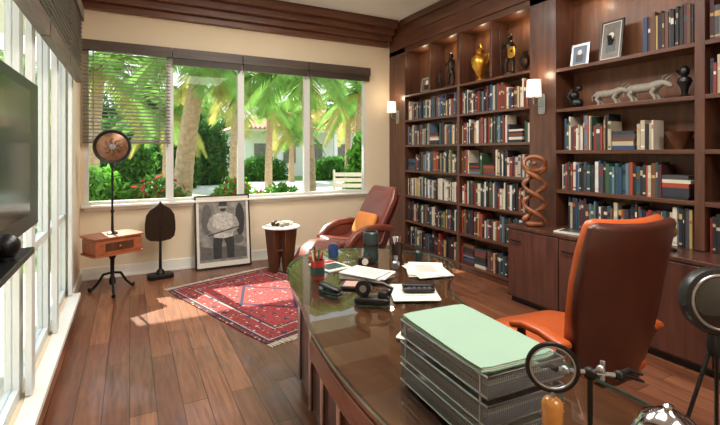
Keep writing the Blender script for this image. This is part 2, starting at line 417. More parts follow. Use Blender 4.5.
# ------------------------------------------------------------------ shelf decor
def figure(m,mt,h=.4,M=I4,arms=1):
    s=h/.4
    def P(*a): return tuple(v*s for v in a)
    m.lathe([(.06*s,0),(.06*s,.02*s),(.04*s,.03*s)],mt,M,16)
    m.tube([P(0,-.035,.03),P(.01,-.03,.10),P(0,-.02,.18)],[.014*s,.018*s,.026*s],mt,8,M)
    m.tube([P(0,.04,.03),P(-.015,.035,.10),P(0,.02,.18)],[.014*s,.018*s,.026*s],mt,8,M)
    m.tube([P(0,0,.16),P(0,0,.2),P(-.005,0,.25),P(0,0,.30),P(0,0,.325)],[.035*s,.032*s,.04*s,.036*s,.014*s],mt,10,M)
    m.sphere(P(0,0,.355),.027*s,mt,M,(1,.85,1.2))
    m.tube([P(0,.04,.30),P(-.03,.075,.25),P(-.05,.05,.31*(1 if arms else .6))],[.014*s,.012*s,.009*s],mt,8,M)
    m.tube([P(0,-.04,.30),P(-.02,-.08,.24),P(-.05,-.06,.20)],[.014*s,.012*s,.009*s],mt,8,M)
def pframe(name,loc,w,h,mf,mi_,rz=0):
    m=MB(); M=RY(.15)
    m.bb(-.008,.008,-w/2,w/2,0,h,mf,M); m.bb(-.010,-.008,-w/2+.02,w/2-.02,.02,h-.02,mPaper,M); m.bb(-.012,-.010,-w/2+.028,w/2-.028,.028,h-.028,mi_,M)
    m.sphere((-.012,0,h*.62),w*.12,mPaper,M,(.05,1,1.2)); m.box((-.0125,0,h*.36),(.002,w*.4,h*.3),mBlack,M)
    m.box((.05,0,h*.3),(.006,.04,h*.6),mf,RY(-.25))
    return m.done(name,loc,rz)
ZT=2.521
mPhoB=mat('photo_blue_tone',(84,104,128),.4,var=.3,vscale=30); mPhoG=mat('photo_sepia_tone',(92,84,76),.4,var=.4,vscale=25)
pframe('framed_photo',(4.08,5.5,ZT),.30,.25,mSteel,mPhoG)
m=MB(); figure(m,mBronze,.5); m.done('bronze_figurine',(4.04,4.86,ZT))
m=MB(); figure(m,mBronze,.3,arms=0); m.done('bronze_figurine',(4.04,5.12,ZT))
m=MB(); m.lathe([(.05,0),(.055,.02),(.025,.05),(.05,.1),(.105,.2),(.115,.27),(.09,.33),(.045,.37),(.05,.39),(.06,.40),(.04,.44),(.012,.47),(.014,.49),(.001,.5)],mGold); 
for sgn in (-1,1): m.tube([(0,sgn*.09,.33),(0,sgn*.15,.34),(0,sgn*.16,.27),(0,sgn*.11,.22)],.009,mGold)
m.done('gold_urn',(4.06,4.3,ZT))
m=MB(); figure(m,mBronze,.52); m.tube([(-.06,.08,0.02),(-.07,.09,.56)],.006,mBronze); m.rbox((-.05,-.07,.26),(.02,.12,.14),mGold,3); m.done('warrior_statuette',(4.04,3.78,ZT))
m=MB(); m.lathe([(.03,0),(.035,.02),(.015,.05),(.06,.1),(.07,.15),(.02,.22),(.03,.24)],mBronze); m.done('small_vase',(4.04,3.55,ZT))
pframe('framed_photo',(4.06,2.88,NS[3]+.001),.20,.24,mSteel,mPhoB)
pframe('framed_photo',(4.06,2.56,NS[3]+.001),.22,.40,mBlack,mPhoG)
m=MB(); m.sphere((0,0,.05),.05,mBlack,sc=(1,1.2,1)); m.sphere((0,.03,.13),.045,mBlack); m.sphere((0,-.02,.2),.03,mBlack); m.tube([(0,.05,.05),(-.04,.08,.12),(-.02,.04,.19)],.018,mBlack); m.done('abstract_figurine',(4.06,2.90,NS[2]+.001))
m=MB()
for oy,sc_ in ((.17,.85),(-.16,.95)):
    Ms=T(0,oy,0)@Matrix.Scale(sc_,4)
    m.tube([(0,.19,.12),(0,.15,.13),(0,.07,.125),(0,-.03,.125),(0,-.10,.14),(0,-.15,.155),(0,-.19,.13),(0,-.215,.11)],[.012,.036,.044,.042,.044,.028,.026,.014],mStone,12,Ms)
    for yy in (.12,-.08):
        for xx in (-.03,.03):
            m.tube([(xx*.7,yy,.11),(xx*1.2,yy+.02,.07),(xx*1.2,yy-.005,.035),(xx*1.2,yy-.012,.004)],[.024,.018,.013,.014],mStone,8,Ms)
    m.tube([(0,.185,.13),(0,.215,.11),(0,.21,.06)],[.009,.007,.006],mStone,6,Ms)
    for xx in (-.018,.018): m.tube([(xx,-.15,.175),(xx*2.4,-.16,.20),(xx*2.2,-.19,.215)],[.008,.006,.003],mStone,6,Ms)
m.box((0,0,.003),(.10,.66,.006),mStone)
m.done('carved_animal_sculpture',(4.05,2.38,NS[2]+.001))
m=MB(); m.lathe([(.035,0),(.04,.015),(.02,.03),(.03,.08),(.055,.13),(.045,.16),(.018,.175)],mBlack); m.sphere((0,0,.215),.04,mBlack,sc=(1,.9,1.25)); m.tube([(0,.03,.2),(-.03,.05,.23)],.012,mBlack); m.done('dark_bust',(4.05,1.92,NS[2]+.001))
m=MB(); m.lathe([(.04,0),(.06,.05),(.10,.13),(.11,.15),(.09,.14),(.001,.05)],mLeg); m.done('wooden_bowl',(4.08,1.97,NS[1]+.001))
m=MB(); m.lathe([(.05,0),(.05,.01),(.012,.02),(.012,.06)],mSteel); m.sphere((0,0,.16),.11,mBlack); m.done('black_globe',(4.07,1.55,NS[1]+.001))
m=MB()
m.lathe([(.05,0),(.05,.015),(.012,.03),(.012,.1)],mBlack); m.sphere((0,0,.15),.055,mGold)
m.done('brass_globe',(3.78,1.9,.821))

# twisted wood sculpture (open interlaced loops)
m=MB(); m.rbox((0,0,.025),(.15,.18,.05),mOrangeW,4)
for ph in (0,pi):
    pts=[];rs=[]
    for i in range(61):
        t=i/60; a=ph+t*pi*3.0
        pts.append((.03*math.sin(a),.105*math.cos(a),.045+t*.58)); rs.append(.024+.006*math.sin(t*pi*9+ph))
    m.tube(pts,rs,mOrangeW,12)
ring=[(.02*math.sin(2*pi*i/24*2),.105*math.cos(2*pi*i/24),.655+.075*math.sin(2*pi*i/24)) for i in range(24)]
m.tube(ring,.025,mOrangeW,10,closed=True)
m.sphere((0,0,.66),.03,mOrangeW); m.sphere((0,0,.34),.028,mOrangeW)
m.done('twisted_wood_sculpture',(3.78,3.2,.821),.70)
m=MB(); m.box((0,0,.006),(.2,.28,.012),mPaper); m.box((0,0,.016),(.15,.2,.01),mSteel); m.done('document_stack',(3.78,2.75,.821),.2)

def sconce(y,z):
    m=MB()
    m.rbox((-.008,0,.0),(.016,.09,.22),mSteel,8)
    m.tube([(-.015,0,-.02),(-.09,0,-.03),(-.13,0,0),(-.13,0,.06)],.009,mSteel)
    m.lathe([(.02,.05),(.022,.06),(.012,.07)],mSteel,T(-.13,0,0),16)
    m.lathe([(.078,.07),(.07,.25),(.066,.25),(.074,.072)],mShade,T(-.13,0,0),24)
    m.done('wall_sconce',(FX-.001,y,z))
    l=D.lights.new('sconce_bulb','POINT'); l.energy=2; l.color=(1,.8,.55); l.shadow_soft_size=.04
    o=D.objects.new('sconce_bulb',l); scene.collection.objects.link(o); o.location=(FX-.13,y,z+.32)
sconce(6.1,2.18); sconce(3.24,2.12)
for yy in (5.58,4.93,4.3,3.7):
    l=D.lights.new('cubby_light','POINT'); l.energy=1.3; l.color=(1,.78,.5); l.shadow_soft_size=.03
    o=D.objects.new('cubby_light',l); scene.collection.objects.link(o); o.location=(4.10,yy,3.10)
for yy in (2.75,2.1,1.1):
    l=D.lights.new('cubby_light','POINT'); l.energy=1.4; l.color=(1,.82,.58); l.shadow_soft_size=.03
    o=D.objects.new('cubby_light',l); scene.collection.objects.link(o); o.location=(4.10,yy,3.10)

# ------------------------------------------------------------------ blinds
m=MB()
yb=YB-.05
m.bb(-.53,.50,yb-.05,yb+.03,2.86,2.99,mBlind)
z=2.83
while z>1.74:
    m.box((0,0,0),(.99,.05,.0035),mSlatBacklit,T(-.015,yb-.01,z)@RX(math.radians(20))); z-=.045
m.box((-.015,yb-.01,1.72),(.99,.05,.025),mSlatBacklit)
for x in (-.4,.35): m.box((x,yb-.035,2.29),(.012,.002,1.14),mSlatBacklit)
m.done('window_blind')
for a,b in ((.51,1.43),(1.44,2.44),(2.45,3.53)):
    m=MB(); m.bb(a,b,yb-.05,yb+.03,2.86,2.99,mBlind)
    for k in range(7): m.box(((a+b)/2,yb-.01,2.85-k*.0125),(b-a-.02,.052,.008),mBlind)
    m.cyl((a+.1,yb-.04,2.75),(a+.1,yb-.04,2.2),.003,mBlind,6)
    m.done('window_blind')
for a,b in ((2.22,3.19),(3.21,4.19),(4.21,5.24)):
    m=MB(); xb=XL+.09
    m.bb(xb-.04,xb+.04,a,b,2.93,3.06,mBlindL)
    z=2.9
    while z>2.4:
        m.box((0,0,0),(.055,b-a-.02,.005),mBlindL,T(xb,(a+b)/2,z)@RY(.35)); z-=.042
    for k in range(8): m.box((xb,(a+b)/2,2.39-k*.012),(.055,b-a-.02,.009),mBlindL)
    m.done('window_blind')

# ------------------------------------------------------------------ rug
HX,HY=.70,1.02
m=MB(); m.rbox((0,0,.005),(2*HX,2*HY,.009),rug_mat(HX,HY),30)
mFr=mat('rug_fringe',(216,200,176),.9,var=.08)
for sgn in (-1,1):
    x=-HX+.01
    while x<HX-.01:
        l=R.uniform(.05,.085); m.tube([(x,sgn*(HY-.005),.006),(x+R.uniform(-.008,.008),sgn*(HY+l),.004)],.0035,mFr,5); x+=.013
m.done('persian_rug',(1.351,4.716,0.001),math.radians(18))

# ------------------------------------------------------------------ stand with disc
m=MB()
M=RZ(.45)
m.lathe([(.03,.0),(.035,.05),(.02,.1),(.022,.28),(.05,.34),(.07,.38)],mIron,T(0,0,.09),20)
for k in range(3):
    a=k*2*pi/3+.6; c,s_=math.cos(a),math.sin(a)
    m.tube([(.02*c,.02*s_,.22),(.1*c,.1*s_,.2),(.17*c,.17*s_,.09),(.23*c,.23*s_,.03),(.27*c,.27*s_,.035)],[.014,.015,.014,.014,.012],mIron)
    m.sphere((.25*c,.25*s_,.022),.022,mIron)
m.rbox((0,0,.555),(.52,.36,.18),mBox,14,M); m.rbox((0,0,.655),(.56,.40,.022),mBox,12,M); m.rbox((0,0,.462),(.55,.39,.018),mBox,12,M)
m.box((0,-.183,.555),(.30,.006,.09),mLeg,M); m.sphere((0,-.192,.555),.012,mGold,M)
m.lathe([(.06,.655),(.055,.68),(.015,.70),(.012,.9),(.02,.92),(.011,.95),(.011,1.42),(.02,1.44),(.012,1.48)],mIron,T(.0,0,0),16)
Md=T(0,0,1.66)@RZ(.1)@RX(pi/2)
m.lathe([(.001,-.02),(.16,-.02),(.185,-.028),(.195,0),(.185,.028),(.16,.02),(.001,.02)],mIron,Md,40)
mDisc=mat('aged_mirror_disc',(128,92,66),.3,metal=.4,var=.35,vscale=18)
m.lathe([(.001,.0205),(.158,.0205),(.15,.026),(.001,.03)],mDisc,Md,40)
for k in range(8):
    a=k*pi/4; m.tube([(.03*math.cos(a),.03*math.sin(a),.03),(.07*math.cos(a+.3),.07*math.sin(a+.3),.033),(.10*math.cos(a),.10*math.sin(a),.03)],.006,mLeg,6,Md)
m.sphere((0,0,.03),.035,mStone,Md,(1,1,.3))
m.done('pedestal_stand_with_disc',(-.175,5.72,0))

m=MB()
m.rbox((0,0,.03),(.30,.2,.06),mIron,8); m.lathe([(.06,.06),(.045,.09),(.02,.12)],mIron)
m.tube([(0,0,.1),(0,0,.46)],[.02,.016],mIron,10)
pts=[]
for x,z in [(0,.46),(.05,.47),(.12,.48),(.165,.52),(.18,.6),(.178,.70),(.165,.80),(.12,.87),(.06,.91),(.03,.93),(0,.975)]: pts.append((x,z))
poly=pts+[(-x,z) for x,z in pts[::-1][1:-1]]
m.prism(poly,-.012,.012,mBronze,RX(pi/2))
m.tube([(0,-.014,.46),(0,-.016,.9)],[.012,.006],mBronze)
m.done('blade_sculpture',(.345,6.08,0),.1,bevel=.004)

# ------------------------------------------------------------------ framed poster leaning on wall
mGrey=mat('photo_grey',(100,96,90),.6,var=.7,vscale=12); mDk=mat('photo_dark',(40,38,36),.6,var=.3); mLt=mat('photo_light',(206,198,182),.6,var=.08,vscale=40); mMid=mat('photo_mid',(84,80,76),.6,var=.3,vscale=20); mSkin=mat('photo_skin_tone',(140,134,125),.6,var=.35,vscale=30)
mStripe=mat('photo_shirt',(152,147,138),.6,var=.55,vscale=34)
m=MB(); W,H=.75,1.0
M=RX(-math.radians(9))
m.bb(-W/2,W/2,-.015,.015,0,H,mBlack,M)
m.bb(-W/2+.022,W/2-.022,-.017,-.015,.022,H-.022,mLt,M)
m.bb(-W/2+.055,W/2-.055,-.018,-.017,.09,H-.06,mGrey,M)
def flat(poly,mt,k): m.prism([(x*1.15,.02+z*1.05) for x,z in poly],.018+k*.0006,.0186+k*.0006,mt,M@RX(pi/2))
def ell(cx,cz,rx,rz,mt,k,n=20): flat([(cx+rx*math.cos(2*pi*i/n),cz+rz*math.sin(2*pi*i/n)) for i in range(n)],mt,k)
flat([(-.27,.10),(.27,.10),(.27,.22),(.1,.27),(-.12,.24),(-.27,.28)],mMid,0)
ell(-.19,.62,.06,.2,mMid,0); ell(.2,.60,.055,.22,mDk,0); ell(.17,.34,.07,.06,mMid,0)
flat([(-.12,.10),(-.03,.10),(-.02,.30),(.0,.36),(.03,.28),(.04,.10),(.12,.10),(.125,.30),(.11,.42),(-.11,.42),(-.125,.28)],mDk,1)
flat([(-.11,.38),(0,.36),(.11,.38),(.12,.52),(.145,.62),(.12,.67),(.05,.70),(-.05,.70),(-.12,.67),(-.145,.62),(-.12,.52)],mStripe,2)
flat([(-.12,.67),(-.16,.63),(-.19,.54),(-.18,.49),(-.09,.42),(-.05,.44),(-.05,.48),(-.13,.53),(-.11,.60)],mSkin,3)
flat([(.12,.67),(.16,.63),(.19,.54),(.18,.48),(.08,.41),(.04,.43),(.04,.47),(.13,.53),(.11,.60)],mSkin,3)
ell(-.02,.46,.03,.025,mSkin,4); ell(.04,.44,.028,.024,mSkin,4)
flat([(-.03,.69),(.03,.69),(.028,.74),(-.028,.74)],mSkin,3); ell(0,.775,.048,.064,mSkin,4)
flat([(-.075,.795),(-.048,.80),(-.043,.84),(-.02,.86),(.025,.86),(.046,.84),(.05,.80),(.08,.795),(.055,.785),(-.05,.785)],mDk,5)
flat([(-.038,.755),(.038,.755),(.033,.73),(.015,.712),(-.015,.712),(-.033,.73)],mDk,5)
for sx in (-.018,.018): ell(sx,.776,.008,.004,mDk,5,10)
flat([(-.18,.40),(.2,.50),(.2,.515),(-.18,.415)],mDk,5)
m.done('framed_poster',(1.155,6.19,.004),0)

# ------------------------------------------------------------------ side table
m=MB()
m.lathe([(.001,.575),(.24,.575),(.25,.585),(.25,.595),(.24,.6),(.001,.6)],mWhiteC,I4,36)
for k in range(4):
    a=k*pi/2+.4
    Mk=RZ(a)
    m.add([(.05,-.10,.575),(.2,-.10,.575),(.2,.10,.575),(.05,.10,.575),(.10,-.06,0),(.16,-.06,0),(.16,.06,0),(.10,.06,0)],[(0,1,2,3),(7,6,5,4),(0,4,5,1),(1,5,6,2),(2,6,7,3),(3,7,4,0)],mLeg,Mk)
m.lathe([(.15,.28),(.15,.31)],mLeg)
m.done('side_table',(1.80,5.66,.011),bevel=.005)
m=MB()
for k in range(9):
    a=k*.9; rr_=.05+.012*k; m.rbox((rr_*math.cos(a),rr_*math.sin(a),.025),(.07,.055,.05),[mStone,mPaper,mBronze][k%3],3,RZ(a))
m.lathe([(.03,0),(.035,.04),(.033,.04),(.001,.01)],mWhiteC,T(.12,.12,0))
m.done('stone_collection',(1.80,5.66,.612))

# ------------------------------------------------------------------ lounge chair
m=MB()
sp=[(-.62,1.07),(-.57,.97),(-.48,.82),(-.38,.64),(-.30,.50),(-.17,.42),(-.03,.40),(.12,.42),(.25,.45)]
m.pad(sp,[.52,.60,.62,.6,.58,.56,.56,.56,.56],[.12,.14,.14,.13,.13,.13,.14,.14,.12],mLeatherR,curl=.03)
m.pad([(-.67,1.01),(-.62,.92),(-.54,.76),(-.43,.58),(-.34,.44),(-.2,.35),(-.03,.325),(.15,.34)],.64,.05,mLeatherShade,curl=.02)
m.pad([(.30,.44),(.42,.43),(.54,.36),(.62,.25),(.66,.14)],[.54,.56,.56,.54,.50],[.11,.13,.14,.13,.10],mLeatherR)
m.pad([(-.56,1.02),(-.50,.90)],.46,.10,mLeatherR)
m.pad([(-.30,.74),(-.21,.54)],.42,.12,mSunPad,n=2.6)  # added pad, paints the sunlit spot of the seat back
for sx in (-1,1):
    m.pad([(-.42,.62),(-.25,.65),(-.05,.64),(.12,.58),(.22,.48)],.10,.085,mLeatherR,x0=sx*.34)
    m.pad([(-.36,.56),(-.30,.42),(-.1,.34),(.1,.34),(.22,.44)],.06,.12,mLeatherShade,x0=sx*.34)
    m.pad([(-.30,.50),(-.05,.50),(.14,.47)],.04,.22,mLeatherR,x0=sx*.33)
m.lathe([(.001,0),(.29,0),(.30,.015),(.27,.03),(.05,.05),(.035,.08),(.035,.3),(.10,.32)],mIron,I4,32)
m.done('lounge_chair',(2.50,5.05,.002),math.radians(97))

# ------------------------------------------------------------------ executive chair
m=MB()
m.pad([(-.22,.44),(-.1,.455),(.08,.46),(.26,.46),(.40,.44),(.50,.40)],[.50,.56,.60,.61,.59,.54],[.12,.15,.17,.17,.15,.09],mLeather,curl=.015)
m.pad([(-.22,.375),(0,.37),(.28,.37),(.42,.385)],[.48,.54,.54,.48],.05,mLeatherShade)
bk=[(-.20,.40),(-.235,.56),(-.26,.74),(-.285,.92),(-.32,1.08),(-.355,1.22)]
m.pad(bk,[.46,.54,.58,.59,.59,.57],[.10,.12,.12,.11,.11,.09],mLeather,curl=-.05)
m.pad([(y-.055,z) for y,z in bk],[.50,.57,.62,.64,.63,.61],[.06,.06,.06,.06,.06,.06],mLeatherShade,curl=-.055,n=4.5)
for sx in (-1,1):
    m.pad([(-.24,.63),(-.1,.65),(.02,.645),(.10,.62)],.08,.045,mLeather,x0=sx*.345)
    m.pad([(-.22,.60),(-.17,.5),(-.05,.38)],.04,.045,mLeatherShade,x0=sx*.335)
    m.pad([(.07,.60),(.05,.5),(.0,.38)],.04,.04,mLeatherShade,x0=sx*.335)
    m.tube([(sx*.33,-.02,.375),(sx*.1,-.02,.355)],.02,mBlack)
m.lathe([(.14,.34),(.14,.352),(.05,.33),(.03,.3),(.03,.12),(.05,.11),(.05,.07)][::-1],mSteel)
for k in range(5):
    a=k*2*pi/5+.3; c,s_=math.cos(a),math.sin(a)
    m.tube([(.03*c,.03*s_,.10),(.17*c,.17*s_,.085),(.30*c,.30*s_,.07)],[.028,.022,.016],mSteel)
    m.cyl((.30*c-.02*s_,.30*s_+.02*c,.028),(.30*c+.02*s_,.30*s_-.02*c,.028),.028,mBlack)
m.done('executive_chair',(2.29,1.65,0),math.radians(-6))

# ------------------------------------------------------------------ desk
ctrl=[(.80,.42),(.72,.9),(.70,1.4),(.75,1.9),(.85,2.35),(.93,2.8),(1.10,3.2),(1.42,3.43),(1.80,3.36),(2.12,3.05),(2.20,2.72),(2.05,2.42),(1.76,2.12),(1.60,1.7),(1.54,1.2),(1.54,.42)]
def smooth_poly(c,n=6):
    out=[];N=len(c)
    for i in range(N-1):
        p0=Vector(c[max(i-1,0)]);p1=Vector(c[i]);p2=Vector(c[i+1]);p3=Vector(c[min(i+2,N-1)])
        for k in range(n):
            t=k/n; q=.5*((2*p1)+(p2-p0)*t+(2*p0-5*p1+4*p2-p3)*t*t+(-p0+3*p1-3*p2+p3)*t**3)
            out.append((q.x,q.y))
    out.append(c[-1]); return out
outl=smooth_poly(ctrl)
def inset(poly,d):
    n=len(poly); o=[]
    for i in range(n):
        a=Vector(poly[i-1]);b=Vector(poly[(i+1)%n]); t=(b-a).normalized()
        o.append((poly[i][0]+t.y*d,poly[i][1]-t.x*d))
    return o
m=MB()
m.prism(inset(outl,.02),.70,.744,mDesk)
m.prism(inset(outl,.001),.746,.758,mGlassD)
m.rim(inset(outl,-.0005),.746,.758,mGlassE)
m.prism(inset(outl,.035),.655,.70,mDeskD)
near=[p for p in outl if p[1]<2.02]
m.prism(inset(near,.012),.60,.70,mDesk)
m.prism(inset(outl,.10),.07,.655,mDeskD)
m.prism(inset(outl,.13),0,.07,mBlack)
for i in (13,16,20,25,30):
    x,y=inset(outl,.085)[i]; m.cyl((x,y,.07),(x,y,.655),.014,mChrome)
m.done('desk',bevel=.003)

ZD=.759
def put(m,name,x,y,rz=0,z=ZD,**k): return m.done(name,(x,y,z),rz,**k)
m=MB(); tw,tl=.285,.46
for k in range(3):
    z0=.012+k*.08
    for zz in (z0,z0+.056):
        m.tube([(-tw/2,-tl/2,zz),(tw/2,-tl/2,zz),(tw/2,tl/2,zz),(-tw/2,tl/2,zz)],.0045,mSteel,6,closed=True)
    for zz in (z0+.010,z0+.018,z0+.026,z0+.034,z0+.042,z0+.05):
        m.tube([(-tw/2,-tl/2,zz),(tw/2,-tl/2,zz),(tw/2,tl/2,zz),(-tw/2,tl/2,zz)],.0012,mWire,4,closed=True)
    y=-tl/2
    while y<tl/2:
        for sx in (-1,1): m.box((sx*tw/2,y,z0+.028),(.0016,.0026,.056),mWire)
        y+=.007
    x=-tw/2
    while x<tw/2:
        for sy in (-1,1): m.box((x,sy*tl/2,z0+.028),(.0026,.0016,.056),mWire)
        x+=.007
    m.box((0,0,z0),(tw,tl,.002),mSteel)
    for j in range(R.randint(2,3)): m.box((R.uniform(-.008,.008),R.uniform(-.01,.01),z0+.005+j*.005),(tw-.05,tl-.08,.004),R.choice([mPaper,mPaper,mStone]))
for sx in (-1,1):
    for sy in (-1,1): m.cyl((sx*tw/2,sy*(tl/2-.03),0),(sx*tw/2,sy*(tl/2-.03),.232),.004,mSteel,8)
put(m,'letter_tray_stack',1.01,1.10,math.radians(-3))
m=MB(); m.rbox((0,0,.004),(.28,.45,.006),mGreenF,20); m.rbox((.004,.0,.009),(.275,.44,.003),mPaper,20,RZ(.01)); m.rbox((-.002,.003,.013),(.275,.445,.004),mGreenF,20)
m.done('file_folder',(1.003,1.105,ZD+.233),math.radians(-4))

m=MB()
m.lathe([(.045,0),(.045,.01),(.015,.02),(.012,.14)],mIron,I4,20)
m.lathe([(.012,.13),(.022,.14),(.024,.17),(.021,.22),(.024,.27),(.018,.28),(.008,.285)],mAmber,I4,20)
m.tube([(0,0,.28),(0,0,.298)],.006,mSteel)
Mr=T(0,0,.352)@RZ(-.75)@RX(pi/2)
m.tube([(.053*math.cos(2*pi*i/36),.053*math.sin(2*pi*i/36),0) for i in range(36)],.0055,mIron,8,Mr,closed=True)
m.tube([(.0475*math.cos(2*pi*i/36),.0475*math.sin(2*pi*i/36),.002) for i in range(36)],.0025,mSteel,8,Mr,closed=True)
m.lathe([(.001,-.006),(.03,-.0045),(.048,-.001),(.048,.001),(.03,.0045),(.001,.006)],mGlassL,Mr,32)
m.done('magnifying_glass',(.85,.67,ZD-.001))
m=MB()
m.lathe([(.035,0),(.04,.012),(.02,.025),(.006,.03),(.006,.30)],mIron,I4,20)
m.tube([(-.08,-.0,.315),(.07,0,.30)],.006,mSteel); m.sphere((0,0,.305),.016,mIron); m.sphere((-.06,0,.312),.012,mSteel); m.sphere((.07,0,.30),.013,mIron)
m.tube([(.07,0,.30),(.10,.01,.295),(.13,.0,.285)],[.009,.007,.003],mIron); m.tube([(.07,0,.303),(.10,.012,.308),(.13,.005,.30)],[.007,.006,.003],mIron)
m.tube([(-.08,0,.315),(-.10,0,.325),(-.12,0,.32)],[.008,.006,.003],mIron)
m.tube([(0,0,.305),(.01,-.03,.33)],.005,mSteel); m.sphere((.01,-.03,.33),.010,mSteel); m.cyl((.03,0,.29),(.03,0,.335),.006,mSteel)
m.done('soldering_clamp_stand',(.985,.67,ZD),-.5)
m=MB()
m.lathe([(.085,0),(.09,.008),(.082,.014),(.078,.02),(.078,.12),(.077,.19),(.070,.235),(.050,.268),(.025,.283),(.012,.287),(.008,.292),(.011,.298),(.001,.303)],mChrome,I4,36)
m.done('chrome_dome',(1.02,.515,ZD))
m=MB()
for k in range(3):
    a=k*2*pi/3+.4; m.tube([(.015*math.cos(a),.015*math.sin(a),.30),(.10*math.cos(a),.10*math.sin(a),.004)],.0055,mBlack)
m.lathe([(.02,.28),(.024,.30),(.02,.34),(.01,.35)],mBlack)
Ml=T(0,0,.43)@RZ(-.60)@RX(pi/2-.1)
m.lathe([(.001,-.035),(.07,-.035),(.088,-.022),(.092,.0),(.088,.016),(.07,.02),(.001,.012)],mBlack,Ml,36)
m.lathe([(.001,.0205),(.066,.0205),(.055,.024),(.001,.03)],mDarkGlass,Ml,36)
m.tube([(.072*math.cos(2*pi*i/36),.072*math.sin(2*pi*i/36),.02) for i in range(36)],.004,mSteel,8,Ml,closed=True)
m.done('tripod_desk_lamp',(1.43,.60,ZD))

m=MB(); m.lathe([(.042,0),(.046,.01),(.046,.12),(.043,.12),(.04,.012),(.001,.01)],mRedP,I4,24); m.lathe([(.0465,.02),(.0465,.08)],mTeal,I4,24)
for k,mt in enumerate([mGreenP,mBlueP,mBlack,mPaper,mGold,mGreenP,mRedP]):
    a=k*.9; m.tube([(.012*math.cos(a),.012*math.sin(a),.015),(.04*math.cos(a),.04*math.sin(a),.18+.01*(k%3))],.0055,mt)
put(m,'pen_cup',1.11,2.70)
m=MB(); m.lathe([(.055,0),(.06,.01),(.058,.07),(.052,.09),(.058,.11),(.06,.22),(.052,.23),(.044,.23),(.042,.02),(.001,.02)],mTeal,I4,24)
m.lathe([(.062,.12),(.062,.14)],mBronze); put(m,'ceramic_canister',1.64,2.92)
m=MB(); m.lathe([(.04,0),(.045,.01),(.035,.03),(.042,.09),(.045,.15),(.041,.15),(.036,.05),(.001,.04)],mBronze,I4,24)
for k in range(5): m.tube([(0,0,.05),(.03*math.cos(k*1.3),.03*math.sin(k*1.3),.20)],.004,[mRedP,mBlack,mPaper,mBlueP,mOrangeW][k])
put(m,'brass_pen_holder',1.79,2.78)
for i,(x,y,c,h) in enumerate([(1.90,2.92,mAmber,.10),(2.00,2.80,mTeal,.09),(1.70,2.66,mSteel,.07),(1.95,3.04,mPaper,.12)]):
    m=MB(); m.lathe([(.026,0),(.028,.01),(.028,h*.65),(.013,h*.8),(.013,h),(.017,h),(.017,h+.02)],c,I4,20); put(m,'small_bottle',x,y)
m=MB(); m.lathe([(.035,0),(.04,.005),(.041,.09),(.037,.09),(.034,.01),(.001,.008)],mBlueP); m.tube([(.04,0,.075),(.065,0,.07),(.068,0,.04),(.04,0,.02)],.005,mBlueP); put(m,'coffee_mug',1.45,3.20,1.0)
m=MB(); m.rbox((0,0,.035),(.10,.05,.07),mBronze,6); m.lathe([(.001,0),(.024,0),(.024,.003)],mPaper,T(0,-.024,.037)@RX(pi/2)); put(m,'desk_clock',1.53,2.82,-.3)
m=MB(); m.rbox((0,0,.02),(.10,.07,.04),mBox,6); m.tube([(-.03,0,.04),(-.03,0,.055),(.03,0,.055),(.03,0,.04)],.003,mGold); put(m,'trinket_box',1.28,3.17,.5)
m=MB()
m.rbox((0,0,.02),(.08,.2,.04),mBlack,6); m.rbox((0,-.06,.05),(.06,.06,.06),mBlack,4)
m.lathe([(.012,-.02),(.045,-.02),(.045,.02),(.012,.02)],mBlack,T(0,.05,.085)@RY(pi/2),28); m.lathe([(.001,-.022),(.02,-.022),(.02,.022),(.001,.022)],mSteel,T(0,.05,.085)@RY(pi/2),24)
m.tube([(0,-.09,.05),(0,-.11,.09),(0,-.06,.115),(0,.02,.12)],[.012,.011,.01,.008],mBlack)
put(m,'tape_dispenser',1.19,2.10,.9)
m=MB(); m.rbox((0,0,.012),(.055,.17,.02),mBlack,5); m.rbox((0,.01,.04),(.045,.16,.022),mBlack,4,RX(.12)); m.box((0,.06,.025),(.03,.03,.02),mSteel); put(m,'stapler',1.05,2.36,.4)
m=MB(); m.rbox((0,0,.014),(.19,.11,.026),mBlack,6); m.rbox((0,0,.032),(.2,.05,.02),mBlack,4); m.box((.0,.042,.028),(.09,.012,.004),mSteel)
for i in range(5):
    for j in range(2): m.box((-.06+i*.03,-.04+j*.012,.028),(.018,.008,.004),mSteel)
put(m,'desk_phone',1.53,2.14,-.5,z=ZD+.012)
def papers(name,x,y,rz,n,w=.216,l=.28,cols=(mPaper,),th=.003,top=None):
    m=MB()
    for k in range(n): m.box((0,0,.001+th*(k+.5)),(w,l,th*.8),(top or cols[0]) if k==n-1 else R.choice(cols),T(R.uniform(-.02,.02),R.uniform(-.02,.02),0)@RZ(R.uniform(-.25,.25)))
    for k in range(7): m.box((0,.09-k*.028,.0015+th*n),(w*.55,.005,.0006),mMid)
    return m.done(name,(x,y,ZD),rz)
papers('paper_stack',1.42,2.56,.5,9,cols=(mPaper,mPaper,mCard,mStone),th=.004)
papers('paper_stack',1.85,2.50,-.4,5,.25,.34)
papers('paper_stack',1.50,2.15,-.5,3,.26,.30)
m=MB(); m.box((0,0,.004),(.20,.27,.008),mPaper); m.box((0,.09,.0085),(.19,.06,.001),mRedP); m.box((0,-.03,.0085),(.16,.14,.001),mTeal); put(m,'magazine',1.30,2.93,.2)
m=MB(); m.rbox((0,0,.003),(.13,.2,.004),mPaper,16,RZ(.3)); m.rbox((0,0,.007),(.09,.15,.003),mCard,16); m.box((0,0,.0092),(.06,.11,.001),mPaper); put(m,'greeting_card',1.17,1.62,.35)
m=MB(); m.rbox((0,0,.008),(.13,.18,.016),mDk,14); m.box((0,0,.0165),(.10,.14,.001),mCard); put(m,'notebook',1.25,2.42,.9)

